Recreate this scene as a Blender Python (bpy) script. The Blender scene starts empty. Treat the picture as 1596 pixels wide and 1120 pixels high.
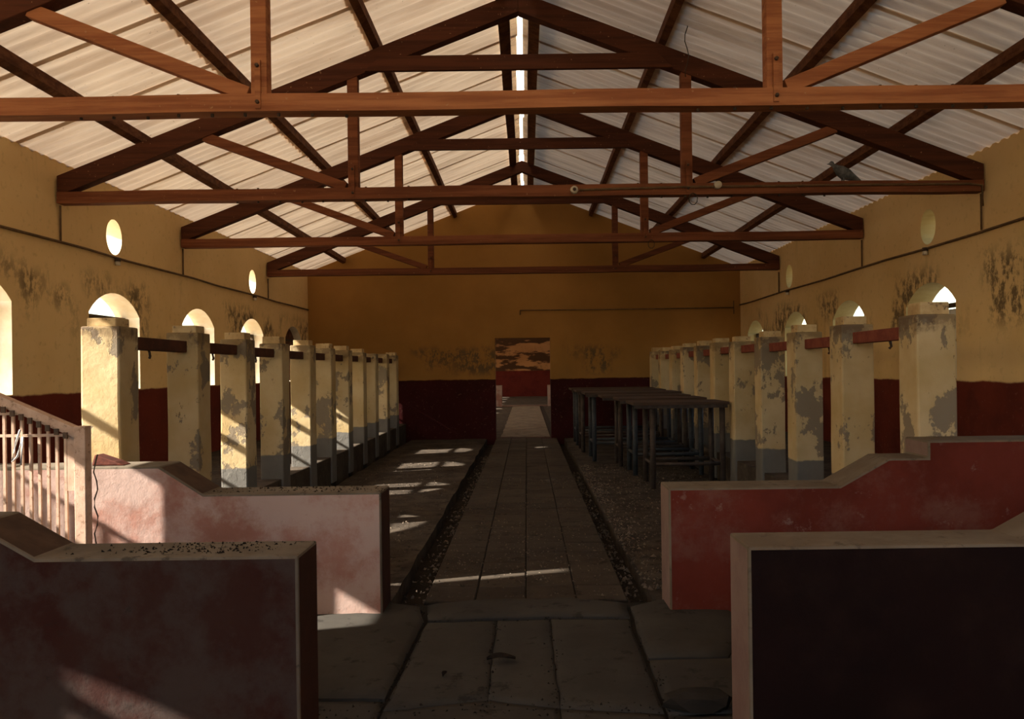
import bpy, bmesh, math, random
from mathutils import Vector, Matrix, noise as mnoise
random.seed(7)
S = bpy.context.scene
COL = S.collection
R = math.radians

# ------------------------------------------------------------------ camera, world, sun, exposure
F = 1200.0
cam_d = bpy.data.cameras.new('camera'); cam = bpy.data.objects.new('camera', cam_d); COL.objects.link(cam)
cam_d.sensor_fit = 'HORIZONTAL'; cam_d.sensor_width = 36.0; cam_d.lens = F / 1596 * 36.0
cam_d.shift_x = -23 / 1596; cam_d.shift_y = 16 / 1596
cam_d.clip_start = 0.05; cam_d.clip_end = 500
cam.matrix_world = Matrix.Translation((0, 0, 1.5)) @ Matrix.Rotation(R(90), 4, 'X') @ Matrix.Rotation(R(-0.75), 4, 'Z')
S.camera = cam

SUN_DIR = Vector((1.64, 0.45, -1.0)).normalized()
w = bpy.data.worlds.new('sky'); S.world = w; w.use_nodes = True
nt = w.node_tree; bg = nt.nodes['Background']
sky = nt.nodes.new('ShaderNodeTexSky'); sky.sky_type = 'NISHITA'; sky.sun_disc = False
sky.sun_elevation = math.asin(-SUN_DIR.z); sky.sun_rotation = math.atan2(-SUN_DIR.x, -SUN_DIR.y)
sky.dust_density = 3.0; sky.air_density = 1.2
nt.links.new(sky.outputs[0], bg.inputs[0]); bg.inputs[1].default_value = 0.56
sd = bpy.data.lights.new('sun', 'SUN'); sun = bpy.data.objects.new('sun', sd); COL.objects.link(sun)
sd.energy = 20.0; sd.angle = R(0.6); sd.color = (1.0, 0.94, 0.85)
sun.rotation_euler = SUN_DIR.to_track_quat('-Z', 'Y').to_euler()
S.view_settings.view_transform = 'Standard'; S.view_settings.look = 'None'
S.view_settings.exposure = 0.42; S.view_settings.gamma = 1.0; S.view_settings.use_curve_mapping = False
S.cycles.max_bounces = 12; S.cycles.diffuse_bounces = 8; S.cycles.sample_clamp_indirect = 6.0
S.cycles.caustics_reflective = False; S.cycles.caustics_refractive = False

# ------------------------------------------------------------------ material helpers
class NT:
    def __init__(s, name, rough=0.9):
        s.m = bpy.data.materials.new(name); s.m.use_nodes = True
        s.t = s.m.node_tree; s.b = s.t.nodes['Principled BSDF']
        s.b.inputs['Roughness'].default_value = rough
        s.b.inputs['Specular IOR Level'].default_value = 0.10
        s.geo = s.t.nodes.new('ShaderNodeNewGeometry'); s.pos = s.geo.outputs['Position']
        s.sep = s.t.nodes.new('ShaderNodeSeparateXYZ'); s.link(s.pos, s.sep.inputs[0])
        s.z = s.sep.outputs[2]
    def link(s, a, b): s.t.links.new(a, b)
    def math(s, op, a, b=0.0, c=None):
        n = s.t.nodes.new('ShaderNodeMath'); n.operation = op
        for i, v in enumerate((a, b, c)):
            if v is None: continue
            if isinstance(v, (int, float)): n.inputs[i].default_value = v
            else: s.link(v, n.inputs[i])
        return n.outputs[0]
    def noise(s, scale, detail=4, rough=0.6, stretch=(1, 1, 1), offs=(0, 0, 0), rnd=False):
        mp = s.t.nodes.new('ShaderNodeMapping'); mp.inputs['Scale'].default_value = stretch
        mp.inputs['Location'].default_value = offs
        src = s.pos
        if rnd:
            oi = s.t.nodes.new('ShaderNodeObjectInfo')
            k = s.math('MULTIPLY', oi.outputs['Random'], 37.0)
            va = s.t.nodes.new('ShaderNodeVectorMath'); va.operation = 'ADD'
            s.link(s.pos, va.inputs[0]); s.link(k, va.inputs[1]); src = va.outputs[0]
        s.link(src, mp.inputs[0])
        n = s.t.nodes.new('ShaderNodeTexNoise'); n.inputs['Scale'].default_value = scale
        n.inputs['Detail'].default_value = detail; n.inputs['Roughness'].default_value = rough
        s.link(mp.outputs[0], n.inputs['Vector']); return n.outputs[0]
    def step(s, v, lo, hi):
        n = s.t.nodes.new('ShaderNodeMapRange'); n.interpolation_type = 'SMOOTHSTEP'
        n.inputs[1].default_value = lo; n.inputs[2].default_value = hi
        s.link(v, n.inputs[0]); return n.outputs[0]
    def mix(s, f, a, b):
        n = s.t.nodes.new('ShaderNodeMix'); n.data_type = 'RGBA'
        if isinstance(f, (int, float)): n.inputs[0].default_value = f
        else: s.link(f, n.inputs[0])
        for k, v in ((6, a), (7, b)):
            if isinstance(v, tuple): n.inputs[k].default_value = (*v, 1)
            else: s.link(v, n.inputs[k])
        return n.outputs[2]
    def done(s, colr, bump_src=None, bump=0.3, dist=0.01):
        if isinstance(colr, tuple): s.b.inputs['Base Color'].default_value = (*colr, 1)
        else: s.link(colr, s.b.inputs['Base Color'])
        if bump_src is not None:
            bn = s.t.nodes.new('ShaderNodeBump'); bn.inputs['Strength'].default_value = bump
            bn.inputs['Distance'].default_value = dist
            s.link(bump_src, bn.inputs['Height']); s.link(bn.outputs[0], s.b.inputs['Normal'])
        return s.m

YEL = (0.72, 0.51, 0.24); YEL2 = (0.62, 0.415, 0.17)
RED = (0.125, 0.022, 0.012); RED2 = (0.085, 0.016, 0.010)

def m_wall(name, stain_band=None, dado=1.32, YEL=YEL, YEL2=YEL2, RED=RED, RED2=RED2, peel=0.0):
    n = NT(name)
    big = n.noise(0.5, 5); fine = n.noise(14, 5)
    c = n.mix(n.step(big, .35, .7), YEL, YEL2)
    c = n.mix(n.math('MULTIPLY', n.step(fine, .55, .75), .25), c, (0.22, 0.13, 0.05))
    # vertical drip marks
    drip = n.noise(2.2, 4, .6, (1, 1, .12), (3, 1, 0))
    c = n.mix(n.math('MULTIPLY', n.step(drip, .60, .75), .35), c, (0.20, 0.125, 0.05))
    if stain_band:
        z0, z1 = stain_band
        mid = (z0 + z1) / 2; h = (z1 - z0) / 2
        band = n.math('SUBTRACT', 1.0, n.math('ABSOLUTE', n.math('DIVIDE', n.math('SUBTRACT', n.z, mid), h)))
        band = n.step(band, 0.0, .6)
        a = n.step(n.noise(.95, 2, .5, (1, 1, .8), (0, 2.3, 5.1)), .47, .60)
        d = n.step(n.noise(9, 6, .75, (1, 1, .6)), .44, .57)
        k = n.math('MULTIPLY', n.math('MULTIPLY', a, d), band)
        c = n.mix(n.math('MULTIPLY', k, .85), c, (0.085, 0.06, 0.035))
    if peel: c = n.mix(n.step(n.noise(.8, 5, .6, (.6, 1, 2.2)), .47, .53), c, (0.06, 0.03, 0.015))
    edge = n.math('ADD', n.z, n.math('MULTIPLY', n.math('SUBTRACT', n.noise(3.0, 5), .5), .06))
    f = n.step(edge, dado - .012, dado + .012)
    r = n.mix(n.step(n.noise(1.7, 5), .4, .7), RED, RED2)
    r = n.mix(n.math('MULTIPLY', n.step(n.noise(22, 4), .60, .72), .4), r, (0.20, 0.10, 0.07))
    c = n.mix(f, r, c)
    return n.done(c, n.noise(9, 8), .25, .01)

def m_simple(name, c1, c2, scale=4, rough=.9, bump=.3, dist=.006, stretch=(1, 1, 1), c3=None, metal=0, rnd=False, lo=.35, hi=.65):
    n = NT(name, rough); n.b.inputs['Metallic'].default_value = metal
    v = n.noise(scale, 6, .65, stretch, rnd=rnd)
    c = n.mix(n.step(v, lo, hi), c1, c2)
    if c3: c = n.mix(n.step(n.noise(scale * 3.1, 6, .7, stretch, (5, 2, 1), rnd=rnd), .56, .66), c, c3)
    return n.done(c, n.noise(scale * 4, 6, .7, stretch), bump, dist)

def m_wood(name, c1, c2):
    n = NT(name, .75)
    g = n.noise(3.0, 7, .7, (.25, 2.5, 5.0)); p = n.noise(30, 3, .6)
    c = n.mix(n.step(g, .35, .65), c1, c2)
    c = n.mix(n.math('MULTIPLY', n.step(p, .68, .74), .55), c, (0.42, 0.26, 0.14))
    return n.done(c, g, .35, .006)

def m_pillar():
    n = NT('pillar_plaster')
    c = n.mix(n.step(n.noise(1.5, 4, rnd=True), .35, .7), (0.47, 0.36, 0.20), (0.37, 0.26, 0.115))
    # worn patches of bare grey cement
    k1 = n.noise(2.4, 7, .62, (1, 1, .7), rnd=True)
    k2 = n.noise(7, 7, .72, (1, 1, .8), (2, 3, 4), rnd=True)
    m = n.step(n.math('ADD', n.math('MULTIPLY', k1, .7), n.math('MULTIPLY', k2, .3)), .527, .547)
    c = n.mix(n.math('MULTIPLY', m, .9), c, (0.17, 0.135, 0.095))
    spk = n.step(n.noise(22, 4, .7, (1, 1, .5), rnd=True), .66, .72)
    c = n.mix(n.math('MULTIPLY', spk, .7), c, (0.10, 0.065, 0.035))
    # soot and cobweb band round the rail hole near the head
    zz = n.math('ADD', n.z, n.math('MULTIPLY', n.math('SUBTRACT', n.noise(9, 5, .7, rnd=True), .5), .45))
    c = n.mix(n.math('MULTIPLY', n.step(zz, 1.70, 1.80), .6), c, (0.10, 0.06, 0.032))
    # grey painted foot
    zf = n.math('ADD', n.z, n.math('MULTIPLY', n.math('SUBTRACT', n.noise(7, 5, rnd=True), .5), .05))
    c = n.mix(n.step(zf, .60, .62), n.mix(n.noise(6, 5), (0.10, 0.095, 0.085), (0.16, 0.145, 0.12)), c)
    return n.done(c, n.math('ADD', n.noise(12, 8), n.math('MULTIPLY', m, -.5)), .5, .012)

TRANS = 0.076
def m_sheet():
    n = NT('roof_sheet', .85)
    v = n.noise(2.0, 6, .65, (.25, 2.4, .25))
    c = n.mix(n.step(v, .38, .68), (0.80, 0.63, 0.44), (0.56, 0.405, 0.265))
    st = n.noise(1.1, 5, .6, (.3, 1.6, .3), (7, 3, 2))
    c = n.mix(n.math('MULTIPLY', n.step(st, .58, .72), .55), c, (0.33, 0.22, 0.12))
    sp = n.noise(26, 3, .6)
    c = n.mix(n.math('MULTIPLY', n.step(sp, .70, .74), .6), c, (0.16, 0.09, 0.05))
    oi = n.t.nodes.new('ShaderNodeObjectInfo')
    c = n.mix(n.math('MULTIPLY', oi.outputs['Random'], .28), c, (0.55, 0.40, 0.29))
    m = n.done(c, v, .2, .004)
    # translucency added to brighten the ceiling, standing in for bounced daylight
    tr = n.t.nodes.new('ShaderNodeBsdfTranslucent'); n.link(c, tr.inputs[0])
    mx = n.t.nodes.new('ShaderNodeMixShader'); mx.inputs[0].default_value = TRANS
    n.link(n.b.outputs[0], mx.inputs[1]); n.link(tr.outputs[0], mx.inputs[2])
    n.link(mx.outputs[0], n.t.nodes['Material Output'].inputs[0])
    return m

def m_redplaster(name, c1, c2, wear, grey=None, lo=.47, hi=.66):
    n = NT(name)
    c = n.mix(n.step(n.noise(1.3, 5), .35, .65), c1, c2)
    k = n.step(n.noise(2.0, 7, .68, offs=(4, 1, 2)), lo, hi)
    c = n.mix(n.math('MULTIPLY', k, .75), c, wear)
    k = n.step(n.noise(8, 6, .75, offs=(1, 8, 2)), .60, .70)
    c = n.mix(n.math('MULTIPLY', k, .6), c, grey or (0.20, 0.12, 0.09))
    return n.done(c, n.noise(10, 8, .7), .45, .012)

M = {}
M['wall_side'] = m_wall('ochre_wall', (1.75, 2.75))
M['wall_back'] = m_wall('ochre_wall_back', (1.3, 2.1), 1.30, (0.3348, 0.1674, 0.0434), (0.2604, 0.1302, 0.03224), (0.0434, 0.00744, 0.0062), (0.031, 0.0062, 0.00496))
M['wall_far'] = m_wall('peeling_wall', (1.2, 3.0), 1.45, (0.40, 0.21, 0.09), (0.30, 0.15, 0.06), (0.10, .015, .01), (0.07, .01, .008), 3.0)
M['sheet'] = m_sheet()
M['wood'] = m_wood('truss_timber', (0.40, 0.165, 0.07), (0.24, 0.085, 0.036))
M['wood_dim'] = m_wood('dimmed_truss_timber', (0.235, 0.085, 0.036), (0.135, 0.045, 0.02))  # same truss timber, darkened for light falling off with depth
M['wood_dimmest'] = m_wood('far_dimmed_truss_timber', (0.15, 0.05, 0.022), (0.085, 0.028, 0.013))  # darker still: the dimness of the farthest truss is in the colour
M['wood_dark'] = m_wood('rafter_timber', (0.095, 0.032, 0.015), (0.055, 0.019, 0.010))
M['wood2'] = m_wood('purlin_timber', (0.17, 0.07, 0.03), (0.08, 0.03, 0.014))
M['pillar'] = m_pillar()
M['cap'] = m_simple('cap_plaster', (0.50, 0.37, 0.19), (0.36, 0.24, 0.11), 6, c3=(0.18, .12, .07), rnd=True)
M['rail_brown'] = m_simple('brown_rail', (0.09, 0.035, 0.02), (0.06, 0.025, 0.016), 8)
M['rail_red'] = m_simple('red_rail', (0.195, 0.0585, 0.03575), (0.143, 0.039, 0.026), 8)
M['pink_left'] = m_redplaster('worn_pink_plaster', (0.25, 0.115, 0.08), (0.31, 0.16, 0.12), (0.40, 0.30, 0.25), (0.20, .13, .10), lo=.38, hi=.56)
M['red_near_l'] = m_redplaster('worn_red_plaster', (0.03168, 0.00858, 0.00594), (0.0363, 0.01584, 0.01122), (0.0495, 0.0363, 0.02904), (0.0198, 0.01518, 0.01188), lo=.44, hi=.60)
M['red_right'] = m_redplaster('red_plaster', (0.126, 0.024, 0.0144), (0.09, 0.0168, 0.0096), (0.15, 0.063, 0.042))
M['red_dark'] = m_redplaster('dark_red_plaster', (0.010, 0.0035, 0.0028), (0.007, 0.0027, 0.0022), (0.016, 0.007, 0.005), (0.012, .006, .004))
M['coping'] = m_simple('bare_cement_coping', (0.132, 0.1056, 0.0748), (0.088, 0.0682, 0.0462), 3, c3=(0.0572, 0.044, 0.0308))
M['coping_r'] = m_simple('pale_cement_coping', (0.1469, 0.1142, 0.07752), (0.1102, 0.0816, 0.05304), 3, c3=(0.0816, 0.0612, 0.0408))
M['ramp_shaded'] = m_simple('dirty_shaded_ramp', (0.075, 0.045, 0.028), (0.05, 0.03, 0.02), 5)  # left ramps: dirt plus shade of the side turned from the sun
M['endred'] = m_simple('red_brown_end', (0.05, 0.02, 0.0125), (0.035, 0.015, 0.01), 4)
M['endpink'] = m_simple('pinkish_end', (0.176, 0.1144, 0.088), (0.1452, 0.088, 0.0704), 4)
M['path'] = m_simple('path_tile', (0.05, 0.038, 0.0264), (0.034, 0.0252, 0.0172), 2.2, c3=(0.02, 0.0148, 0.01), rnd=True)
M['floor'] = m_simple('dirt_floor', (0.062, 0.047, 0.033), (0.030, 0.022, 0.015), 3.0, c3=(0.016, .011, .007), bump=.8, dist=.02)
M['path_pale'] = m_simple('pale_path', (0.17, 0.135, 0.10), (0.11, 0.085, 0.06), 2.2, c3=(0.06, .045, .03))
M['gutter'] = m_simple('gutter_dirt', (0.025, 0.017, 0.011), (0.0175, 0.012, 0.0075), 5, bump=.7, dist=.02)
M['slab'] = m_simple('front_slab', (0.042, 0.03696, 0.02957), (0.03192, 0.02755, 0.02218), 2.2, c3=(0.02016, 0.0168, 0.01344), rnd=True)
M['groove'] = m_simple('joint_dirt', (0.022, 0.017, 0.012), (0.014, 0.011, 0.008), 6)
M['lowwall'] = m_simple('trough_cement', (0.066, 0.051, 0.036), (0.042, 0.0312, 0.0216), 4, c3=(0.096, 0.072, 0.048))
M['rubble'] = m_simple('rubble', (0.144, 0.1125, 0.081), (0.063, 0.045, 0.0315), 9, rnd=True)
M['rail_paint'] = m_simple('peach_paint', (0.50, 0.34, 0.24), (0.40, 0.26, 0.18), 9, .6, c3=(0.26, .16, .10))
M['iron'] = m_simple('dark_iron', (0.05, 0.035, 0.025), (0.09, 0.055, 0.035), 14, .6)
M['winframe'] = m_simple('window_frame_paint', (0.075, 0.05, 0.03), (0.05, 0.035, 0.022), 10, .7)
M['galv'] = m_simple('galvanised_sheet', (0.62, 0.60, 0.54), (0.42, 0.40, 0.35), 5, .45, metal=0.3, stretch=(1, 1, .2))
M['pipe'] = m_simple('steel_pipe', (0.068, 0.05, 0.038), (0.04, 0.028, 0.022), 9, .55, metal=.2, rnd=True)
M['pipe_blue'] = m_simple('blue_grey_pipe', (0.055, 0.058, 0.06), (0.036, 0.036, 0.036), 9, .5, metal=.2, rnd=True)
M['tabletop'] = m_simple('table_board', (0.072, 0.045, 0.03), (0.048, 0.03, 0.021), 5, .8, stretch=(.4, 4, 4))
M['conduit'] = m_simple('conduit', (0.16, 0.095, 0.045), (0.10, 0.06, 0.03), 9, .7)
M['porcelain'] = m_simple('porcelain', (0.62, 0.55, 0.42), (0.5, 0.43, 0.32), 9, .5)
M['brick'] = m_simple('broken_brick', (0.13, 0.04, 0.025), (0.07, 0.025, 0.018), 9)
M['reveal'] = m_simple('sun_bright_reveal', (0.80, 0.73, 0.58), (0.70, 0.60, 0.42), 3)  # left reveals: direct sun put into a whiter colour than on the right
M['reveal_y'] = m_simple('yellow_reveal', (0.50, 0.39, 0.17), (0.42, 0.31, 0.12), 3)
M['earth'] = m_simple('dry_earth', (0.46, 0.36, 0.25), (0.38, 0.29, 0.20), .6)
M['leaf'] = m_simple('dead_leaf', (0.01575, 0.0105, 0.007), (0.00875, 0.00595, 0.0042), 30)
M['feather'] = m_simple('pigeon_feathers', (0.16, 0.165, 0.17), (0.07, 0.075, 0.075), 14, .7, bump=.5)
M['stub'] = m_simple('wire', (0.05, 0.04, 0.03), (0.07, 0.05, 0.03), 9)
M['whitewire'] = m_simple('white_wire', (0.6, 0.58, 0.55), (0.5, 0.48, 0.45), 9)
def m_ridge():
    n = NT('translucent_ridge', .6)
    tr = n.t.nodes.new('ShaderNodeBsdfTranslucent'); tr.inputs[0].default_value = (0.95, 0.86, 0.70, 1)
    df = n.t.nodes.new('ShaderNodeBsdfDiffuse'); df.inputs[0].default_value = (0.7, 0.6, 0.45, 1)
    mx = n.t.nodes.new('ShaderNodeMixShader'); mx.inputs[0].default_value = .25
    n.link(tr.outputs[0], mx.inputs[1]); n.link(df.outputs[0], mx.inputs[2])
    n.link(mx.outputs[0], n.t.nodes['Material Output'].inputs[0]); return n.m
M['ridge'] = m_ridge()

# ------------------------------------------------------------------ object helpers
def tag(o, label=None, cat=None, group=None, kind=None):
    if label: o['label'] = label
    if cat: o['category'] = cat
    if group: o['group'] = group
    if kind: o['kind'] = kind
    return o
def empty(name, loc=(0, 0, 0)):
    o = bpy.data.objects.new(name, None); COL.objects.link(o); o.location = loc
    o.empty_display_size = .1; return o
def wloc(o):
    v = Vector(o.location)
    p = o.parent
    while p: v += Vector(p.location); p = p.parent
    return v
def put(name, mesh, loc, parent=None, rot=None):
    o = bpy.data.objects.new(name, mesh); COL.objects.link(o)
    o.location = Vector(loc) - (wloc(parent) if parent else Vector())
    if rot: o.rotation_euler = rot
    o.parent = parent; return o
def from_bm(name, bm, mats, parent=None, smooth=False):
    bmesh.ops.recalc_face_normals(bm, faces=bm.faces[:])
    xs = [v.co for v in bm.verts]
    c = Vector(((min(v.x for v in xs) + max(v.x for v in xs)) / 2, (min(v.y for v in xs) + max(v.y for v in xs)) / 2, min(v.z for v in xs)))
    bmesh.ops.translate(bm, verts=bm.verts[:], vec=-c)
    me = bpy.data.meshes.new(name); bm.to_mesh(me); bm.free()
    for m in (mats if isinstance(mats, (list, tuple)) else [mats]): me.materials.append(M[m])
    if smooth:
        for p in me.polygons: p.use_smooth = True
    return put(name, me, c, parent)
def bm_box(bm, x0, x1, y0, y1, z0, z1):
    v = [bm.verts.new(p) for p in ((x0, y0, z0), (x1, y0, z0), (x1, y1, z0), (x0, y1, z0), (x0, y0, z1), (x1, y0, z1), (x1, y1, z1), (x0, y1, z1))]
    for f in ((0, 3, 2, 1), (4, 5, 6, 7), (0, 1, 5, 4), (1, 2, 6, 5), (2, 3, 7, 6), (3, 0, 4, 7)): bm.faces.new([v[i] for i in f])
    return v
def box(name, x0, x1, y0, y1, z0, z1, mat, parent=None, bev=0.0, jit=0.0, cuts=0):
    bm = bmesh.new(); bm_box(bm, x0, x1, y0, y1, z0, z1)
    if bev: bmesh.ops.bevel(bm, geom=bm.edges[:], offset=bev, segments=2, affect='EDGES', profile=.6)
    if cuts:
        for k in range(1, cuts + 1):
            zc = z0 + (z1 - z0) * k / (cuts + 1)
            bmesh.ops.bisect_plane(bm, geom=bm.verts[:] + bm.edges[:] + bm.faces[:], plane_co=(0, 0, zc), plane_no=(0, 0, 1))
    if jit:
        for v in bm.verts:
            d = mnoise.noise_vector(v.co * 2.3) * jit
            v.co.x += d.x; v.co.y += d.y; v.co.z += d.z * .5
    return from_bm(name, bm, mat, parent)
def prism_xz(name, pts, y0, y1, mats, parent=None, matfn=None, bev=0.0, bevmat=-1):
    """polygon in the X-Z plane extruded along Y"""
    bm = bmesh.new()
    a = [bm.verts.new((x, y0, z)) for x, z in pts]; f = bm.faces.new(a)
    r = bmesh.ops.extrude_face_region(bm, geom=[f])
    bmesh.ops.translate(bm, verts=[g for g in r['geom'] if isinstance(g, bmesh.types.BMVert)], vec=(0, y1 - y0, 0))
    bmesh.ops.recalc_face_normals(bm, faces=bm.faces[:])
    if matfn:
        for fc in bm.faces: fc.material_index = matfn(fc.normal)
    if bev: bmesh.ops.bevel(bm, geom=bm.edges[:], offset=bev, segments=2, affect='EDGES', profile=.6, material=bevmat)
    return from_bm(name, bm, mats, parent)
def bar_xz(name, p, q, w, y0, y1, mat, parent, bev=.006):
    """straight member between two points of the X-Z plane, w wide, from y0 to y1"""
    p = Vector((p[0], 0, p[1])); q = Vector((q[0], 0, q[1])); d = (q - p).normalized()
    n = Vector((-d.z, 0, d.x)) * w / 2
    pts = [((p + n).x, (p + n).z), ((p - n).x, (p - n).z), ((q - n).x, (q - n).z), ((q + n).x, (q + n).z)]
    return prism_xz(name, pts, y0, y1, mat, parent, bev=bev)
def bm_tube(bm, pts, r, seg=8, cap=True):
    pts = [Vector(p) for p in pts]; rings = []
    for i, p in enumerate(pts):
        d = (pts[min(i + 1, len(pts) - 1)] - pts[max(i - 1, 0)]).normalized()
        u = d.orthogonal().normalized() if abs(d.z) < .99 else Vector((1, 0, 0))
        if abs(d.z) < .99: u = Vector((0, 0, 1)).cross(d).normalized()
        v = d.cross(u)
        rr = r[i] if isinstance(r, (list, tuple)) else r
        rings.append([bm.verts.new(p + u * math.cos(2 * math.pi * k / seg) * rr + v * math.sin(2 * math.pi * k / seg) * rr) for k in range(seg)])
    for a, b in zip(rings, rings[1:]):
        for k in range(seg): bm.faces.new((a[k], a[(k + 1) % seg], b[(k + 1) % seg], b[k]))
    if cap:
        bm.faces.new(rings[0][::-1]); bm.faces.new(rings[-1])
def tube(name, pts, r, mat, parent=None, seg=8):
    bm = bmesh.new(); bm_tube(bm, pts, r, seg); return from_bm(name, bm, mat, parent, True)
ORD = ['first', 'second', 'third', 'fourth', 'fifth', 'sixth', 'seventh', 'eighth', 'ninth', 'tenth', 'eleventh', 'twelfth']

# ------------------------------------------------------------------ dimensions (metres; X right, Y into the hall, Z up)
CX = -0.04                       # centre line of the hall
XL, XR = -4.77, 4.69             # inner faces of the side walls
TH = 0.29                        # wall thickness
Y0, YB, YE = -3.0, 16.84, 44.0   # front end, back wall, far end of the second hall
PITCH = 0.385
def rz(x, base): return base - PITCH * abs(x - CX)      # height along a roof slope
UND = 5.50                       # ridge height of the roof sheet underside
WINS = [(1.52, 2.17), (6.04, 7.14), (8.40, 9.50), (10.68, 11.77), (12.88, 13.96), (15.24, 16.30)]
FARW = [(19.2, 20.4), (22.4, 23.6), (25.6, 26.8), (28.8, 30.0), (32.0, 33.2), (35.2, 36.4), (38.4, 39.6), (41.2, 42.4)]
SILL, SPRING, APEX = 1.33, 2.20, 2.45
def arch(y0, y1, n=12):
    c = (y0 + y1) / 2; h = (y1 - y0) / 2; rise = APEX - SPRING; r = (h * h + rise * rise) / (2 * rise); zc = APEX - r
    a0 = math.asin(h / r)
    pts = [(y0, SILL), (y1, SILL)]
    pts += [(c + r * math.sin(a), zc + r * math.cos(a)) for a in [a0 - 2 * a0 * k / n for k in range(n + 1)]]
    return pts
def oval(y, z, ry, rzz, n=24): return [(y + ry * math.cos(2 * math.pi * k / n), z + rzz * math.sin(2 * math.pi * k / n)) for k in range(n)]
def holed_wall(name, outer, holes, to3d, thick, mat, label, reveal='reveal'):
    bm = bmesh.new(); edges = []
    for loop in [outer] + holes:
        vs = [bm.verts.new(to3d(*p)) for p in loop]
        edges += [bm.edges.new((vs[i], vs[(i + 1) % len(vs)])) for i in range(len(vs))]
    bmesh.ops.triangle_fill(bm, edges=edges, use_beauty=True, use_dissolve=False)
    fs = bm.faces[:]
    r = bmesh.ops.extrude_face_region(bm, geom=fs)
    bmesh.ops.translate(bm, verts=[g for g in r['geom'] if isinstance(g, bmesh.types.BMVert)], vec=thick)
    tv = Vector(thick).normalized(); bmesh.ops.recalc_face_normals(bm, faces=bm.faces[:])
    zs = [p[1] for p in outer]; us = [p[0] for p in outer]
    for f in bm.faces:
        c = f.calc_center_median(); u = c.y if abs(tv.x) > .5 else c.x
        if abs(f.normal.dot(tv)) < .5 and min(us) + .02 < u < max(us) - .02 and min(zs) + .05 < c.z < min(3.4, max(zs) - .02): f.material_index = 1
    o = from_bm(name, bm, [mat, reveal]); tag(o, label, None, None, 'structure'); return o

# ------------------------------------------------------------------ walls
EAVE_L = rz(XL, UND) + .02
DOOR = (3.35, 4.50, 0.94, 3.25)          # side doorway at the head of the steps (left wall, beside the railing)
lholes = [arch(*w_) for w_ in WINS + FARW] + [oval(y, 3.10, .17, .205) for y in (8.94, 13.45)]
lholes.append([(DOOR[0], DOOR[2]), (DOOR[1], DOOR[2]), (DOOR[1], DOOR[3]), (DOOR[0], DOOR[3])])
rholes = [arch(*w_) for w_ in WINS + FARW] + [oval(y, 3.10, .17, .205) for y in (8.96, 13.70)]
outer = [(Y0, -.3), (YE, -.3), (YE, EAVE_L), (Y0, EAVE_L)]
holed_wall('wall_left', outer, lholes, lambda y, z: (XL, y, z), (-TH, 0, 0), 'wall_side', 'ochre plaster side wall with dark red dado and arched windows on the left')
holed_wall('wall_right', outer, rholes, lambda y, z: (XR, y, z), (TH, 0, 0), 'wall_side', 'ochre plaster side wall with dark red dado and arched windows on the right', 'reveal_y')
gable = [(XL - TH, -.3), (XR + TH, -.3), (XR + TH, rz(XR + TH, UND) + .01), (CX, UND + .01), (XL - TH, rz(XL - TH, UND) + .01)]
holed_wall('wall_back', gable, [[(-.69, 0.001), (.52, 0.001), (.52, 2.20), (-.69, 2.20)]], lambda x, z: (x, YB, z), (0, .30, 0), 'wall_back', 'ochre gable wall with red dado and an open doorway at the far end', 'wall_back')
holed_wall('wall_far', gable, [], lambda x, z: (x, YE, z), (0, .30, 0), 'wall_far', 'peeling far wall seen through the open doorway')
holed_wall('wall_front', gable, [[(-4.6, 1.9), (4.5, 1.9), (4.5, 3.65), (CX, 5.3), (-4.6, 3.65)]], lambda x, z: (x, Y0, z), (0, -.30, 0), 'wall_side', 'unseen front gable wall, its opening shaped to light the near roof')  # unseen wall; opening shaped to light near roof and first truss

# ------------------------------------------------------------------ windows
def window(n, side, w_, label, shutter=None):
    x = (XL - .20) if side < 0 else (XR + .20)
    e = empty('window_%d' % n, (x, (w_[0] + w_[1]) / 2, SILL)); tag(e, label, None, None, 'structure')
    a, b = w_; t = .028
    box('frame_post', x - t, x + t, a + .002, a + .05, SILL, SPRING, 'winframe', e)
    box('frame_post', x - t, x + t, b - .05, b - .002, SILL, SPRING, 'winframe', e)
    box('transom', x - t, x + t, a + .05, b - .05, SPRING - .05, SPRING, 'winframe', e)
    box('middle_rail', x - t * .6, x + t * .6, a + .05, b - .05, 1.76, 1.785, 'winframe', e)
    if shutter == 'board':
        for k in range(7):
            ya = a + .052 + (b - a - .104) * k / 7
            box('board', x + .03, x + .05, ya, ya + (b - a - .104) / 7 - .006, SILL + .01, SPRING - .05, 'wood2', e)
        ap = [p for p in arch(a, b) if p[1] >= SPRING - .001]
        bm = bmesh.new(); f = bm.faces.new([bm.verts.new((x + .03, p[0], p[1])) for p in ap])
        q = bmesh.ops.extrude_face_region(bm, geom=[f]); bmesh.ops.translate(bm, verts=[v for v in q['geom'] if isinstance(v, bmesh.types.BMVert)], vec=(.02, 0, 0))
        from_bm('arch_panel', bm, 'wood2', e)
    elif shutter:
        bm = bmesh.new(); N = 60; prev = None
        for k in range(N + 1):
            y = a + .05 + (b - a - .30) * k / N
            xx = x + .06 + .010 * math.sin(k * 2 * math.pi / 5)
            cur = (bm.verts.new((xx, y, SILL)), bm.verts.new((xx, y, SPRING - .06)))
            if prev: bm.faces.new((prev[0], cur[0], cur[1], prev[1]))
            prev = cur
        o = from_bm('metal_shutter', bm, 'galv', e); sm = o.modifiers.new('thick', 'SOLIDIFY'); sm.thickness = .002
    return e
POSL = ['beside the near steps', 'at the left picture edge', 'behind the nearest pillar of the left row', 'behind the second pillar of the left row', 'behind the third pillar of the left row', 'near the far left corner']
POSR = ['beside the near right wall', 'beyond the right picture edge', 'behind the nearest pillar of the right row', 'behind the second pillar of the right row', 'behind the third pillar of the right row', 'near the far right corner']
nw = 0
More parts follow.
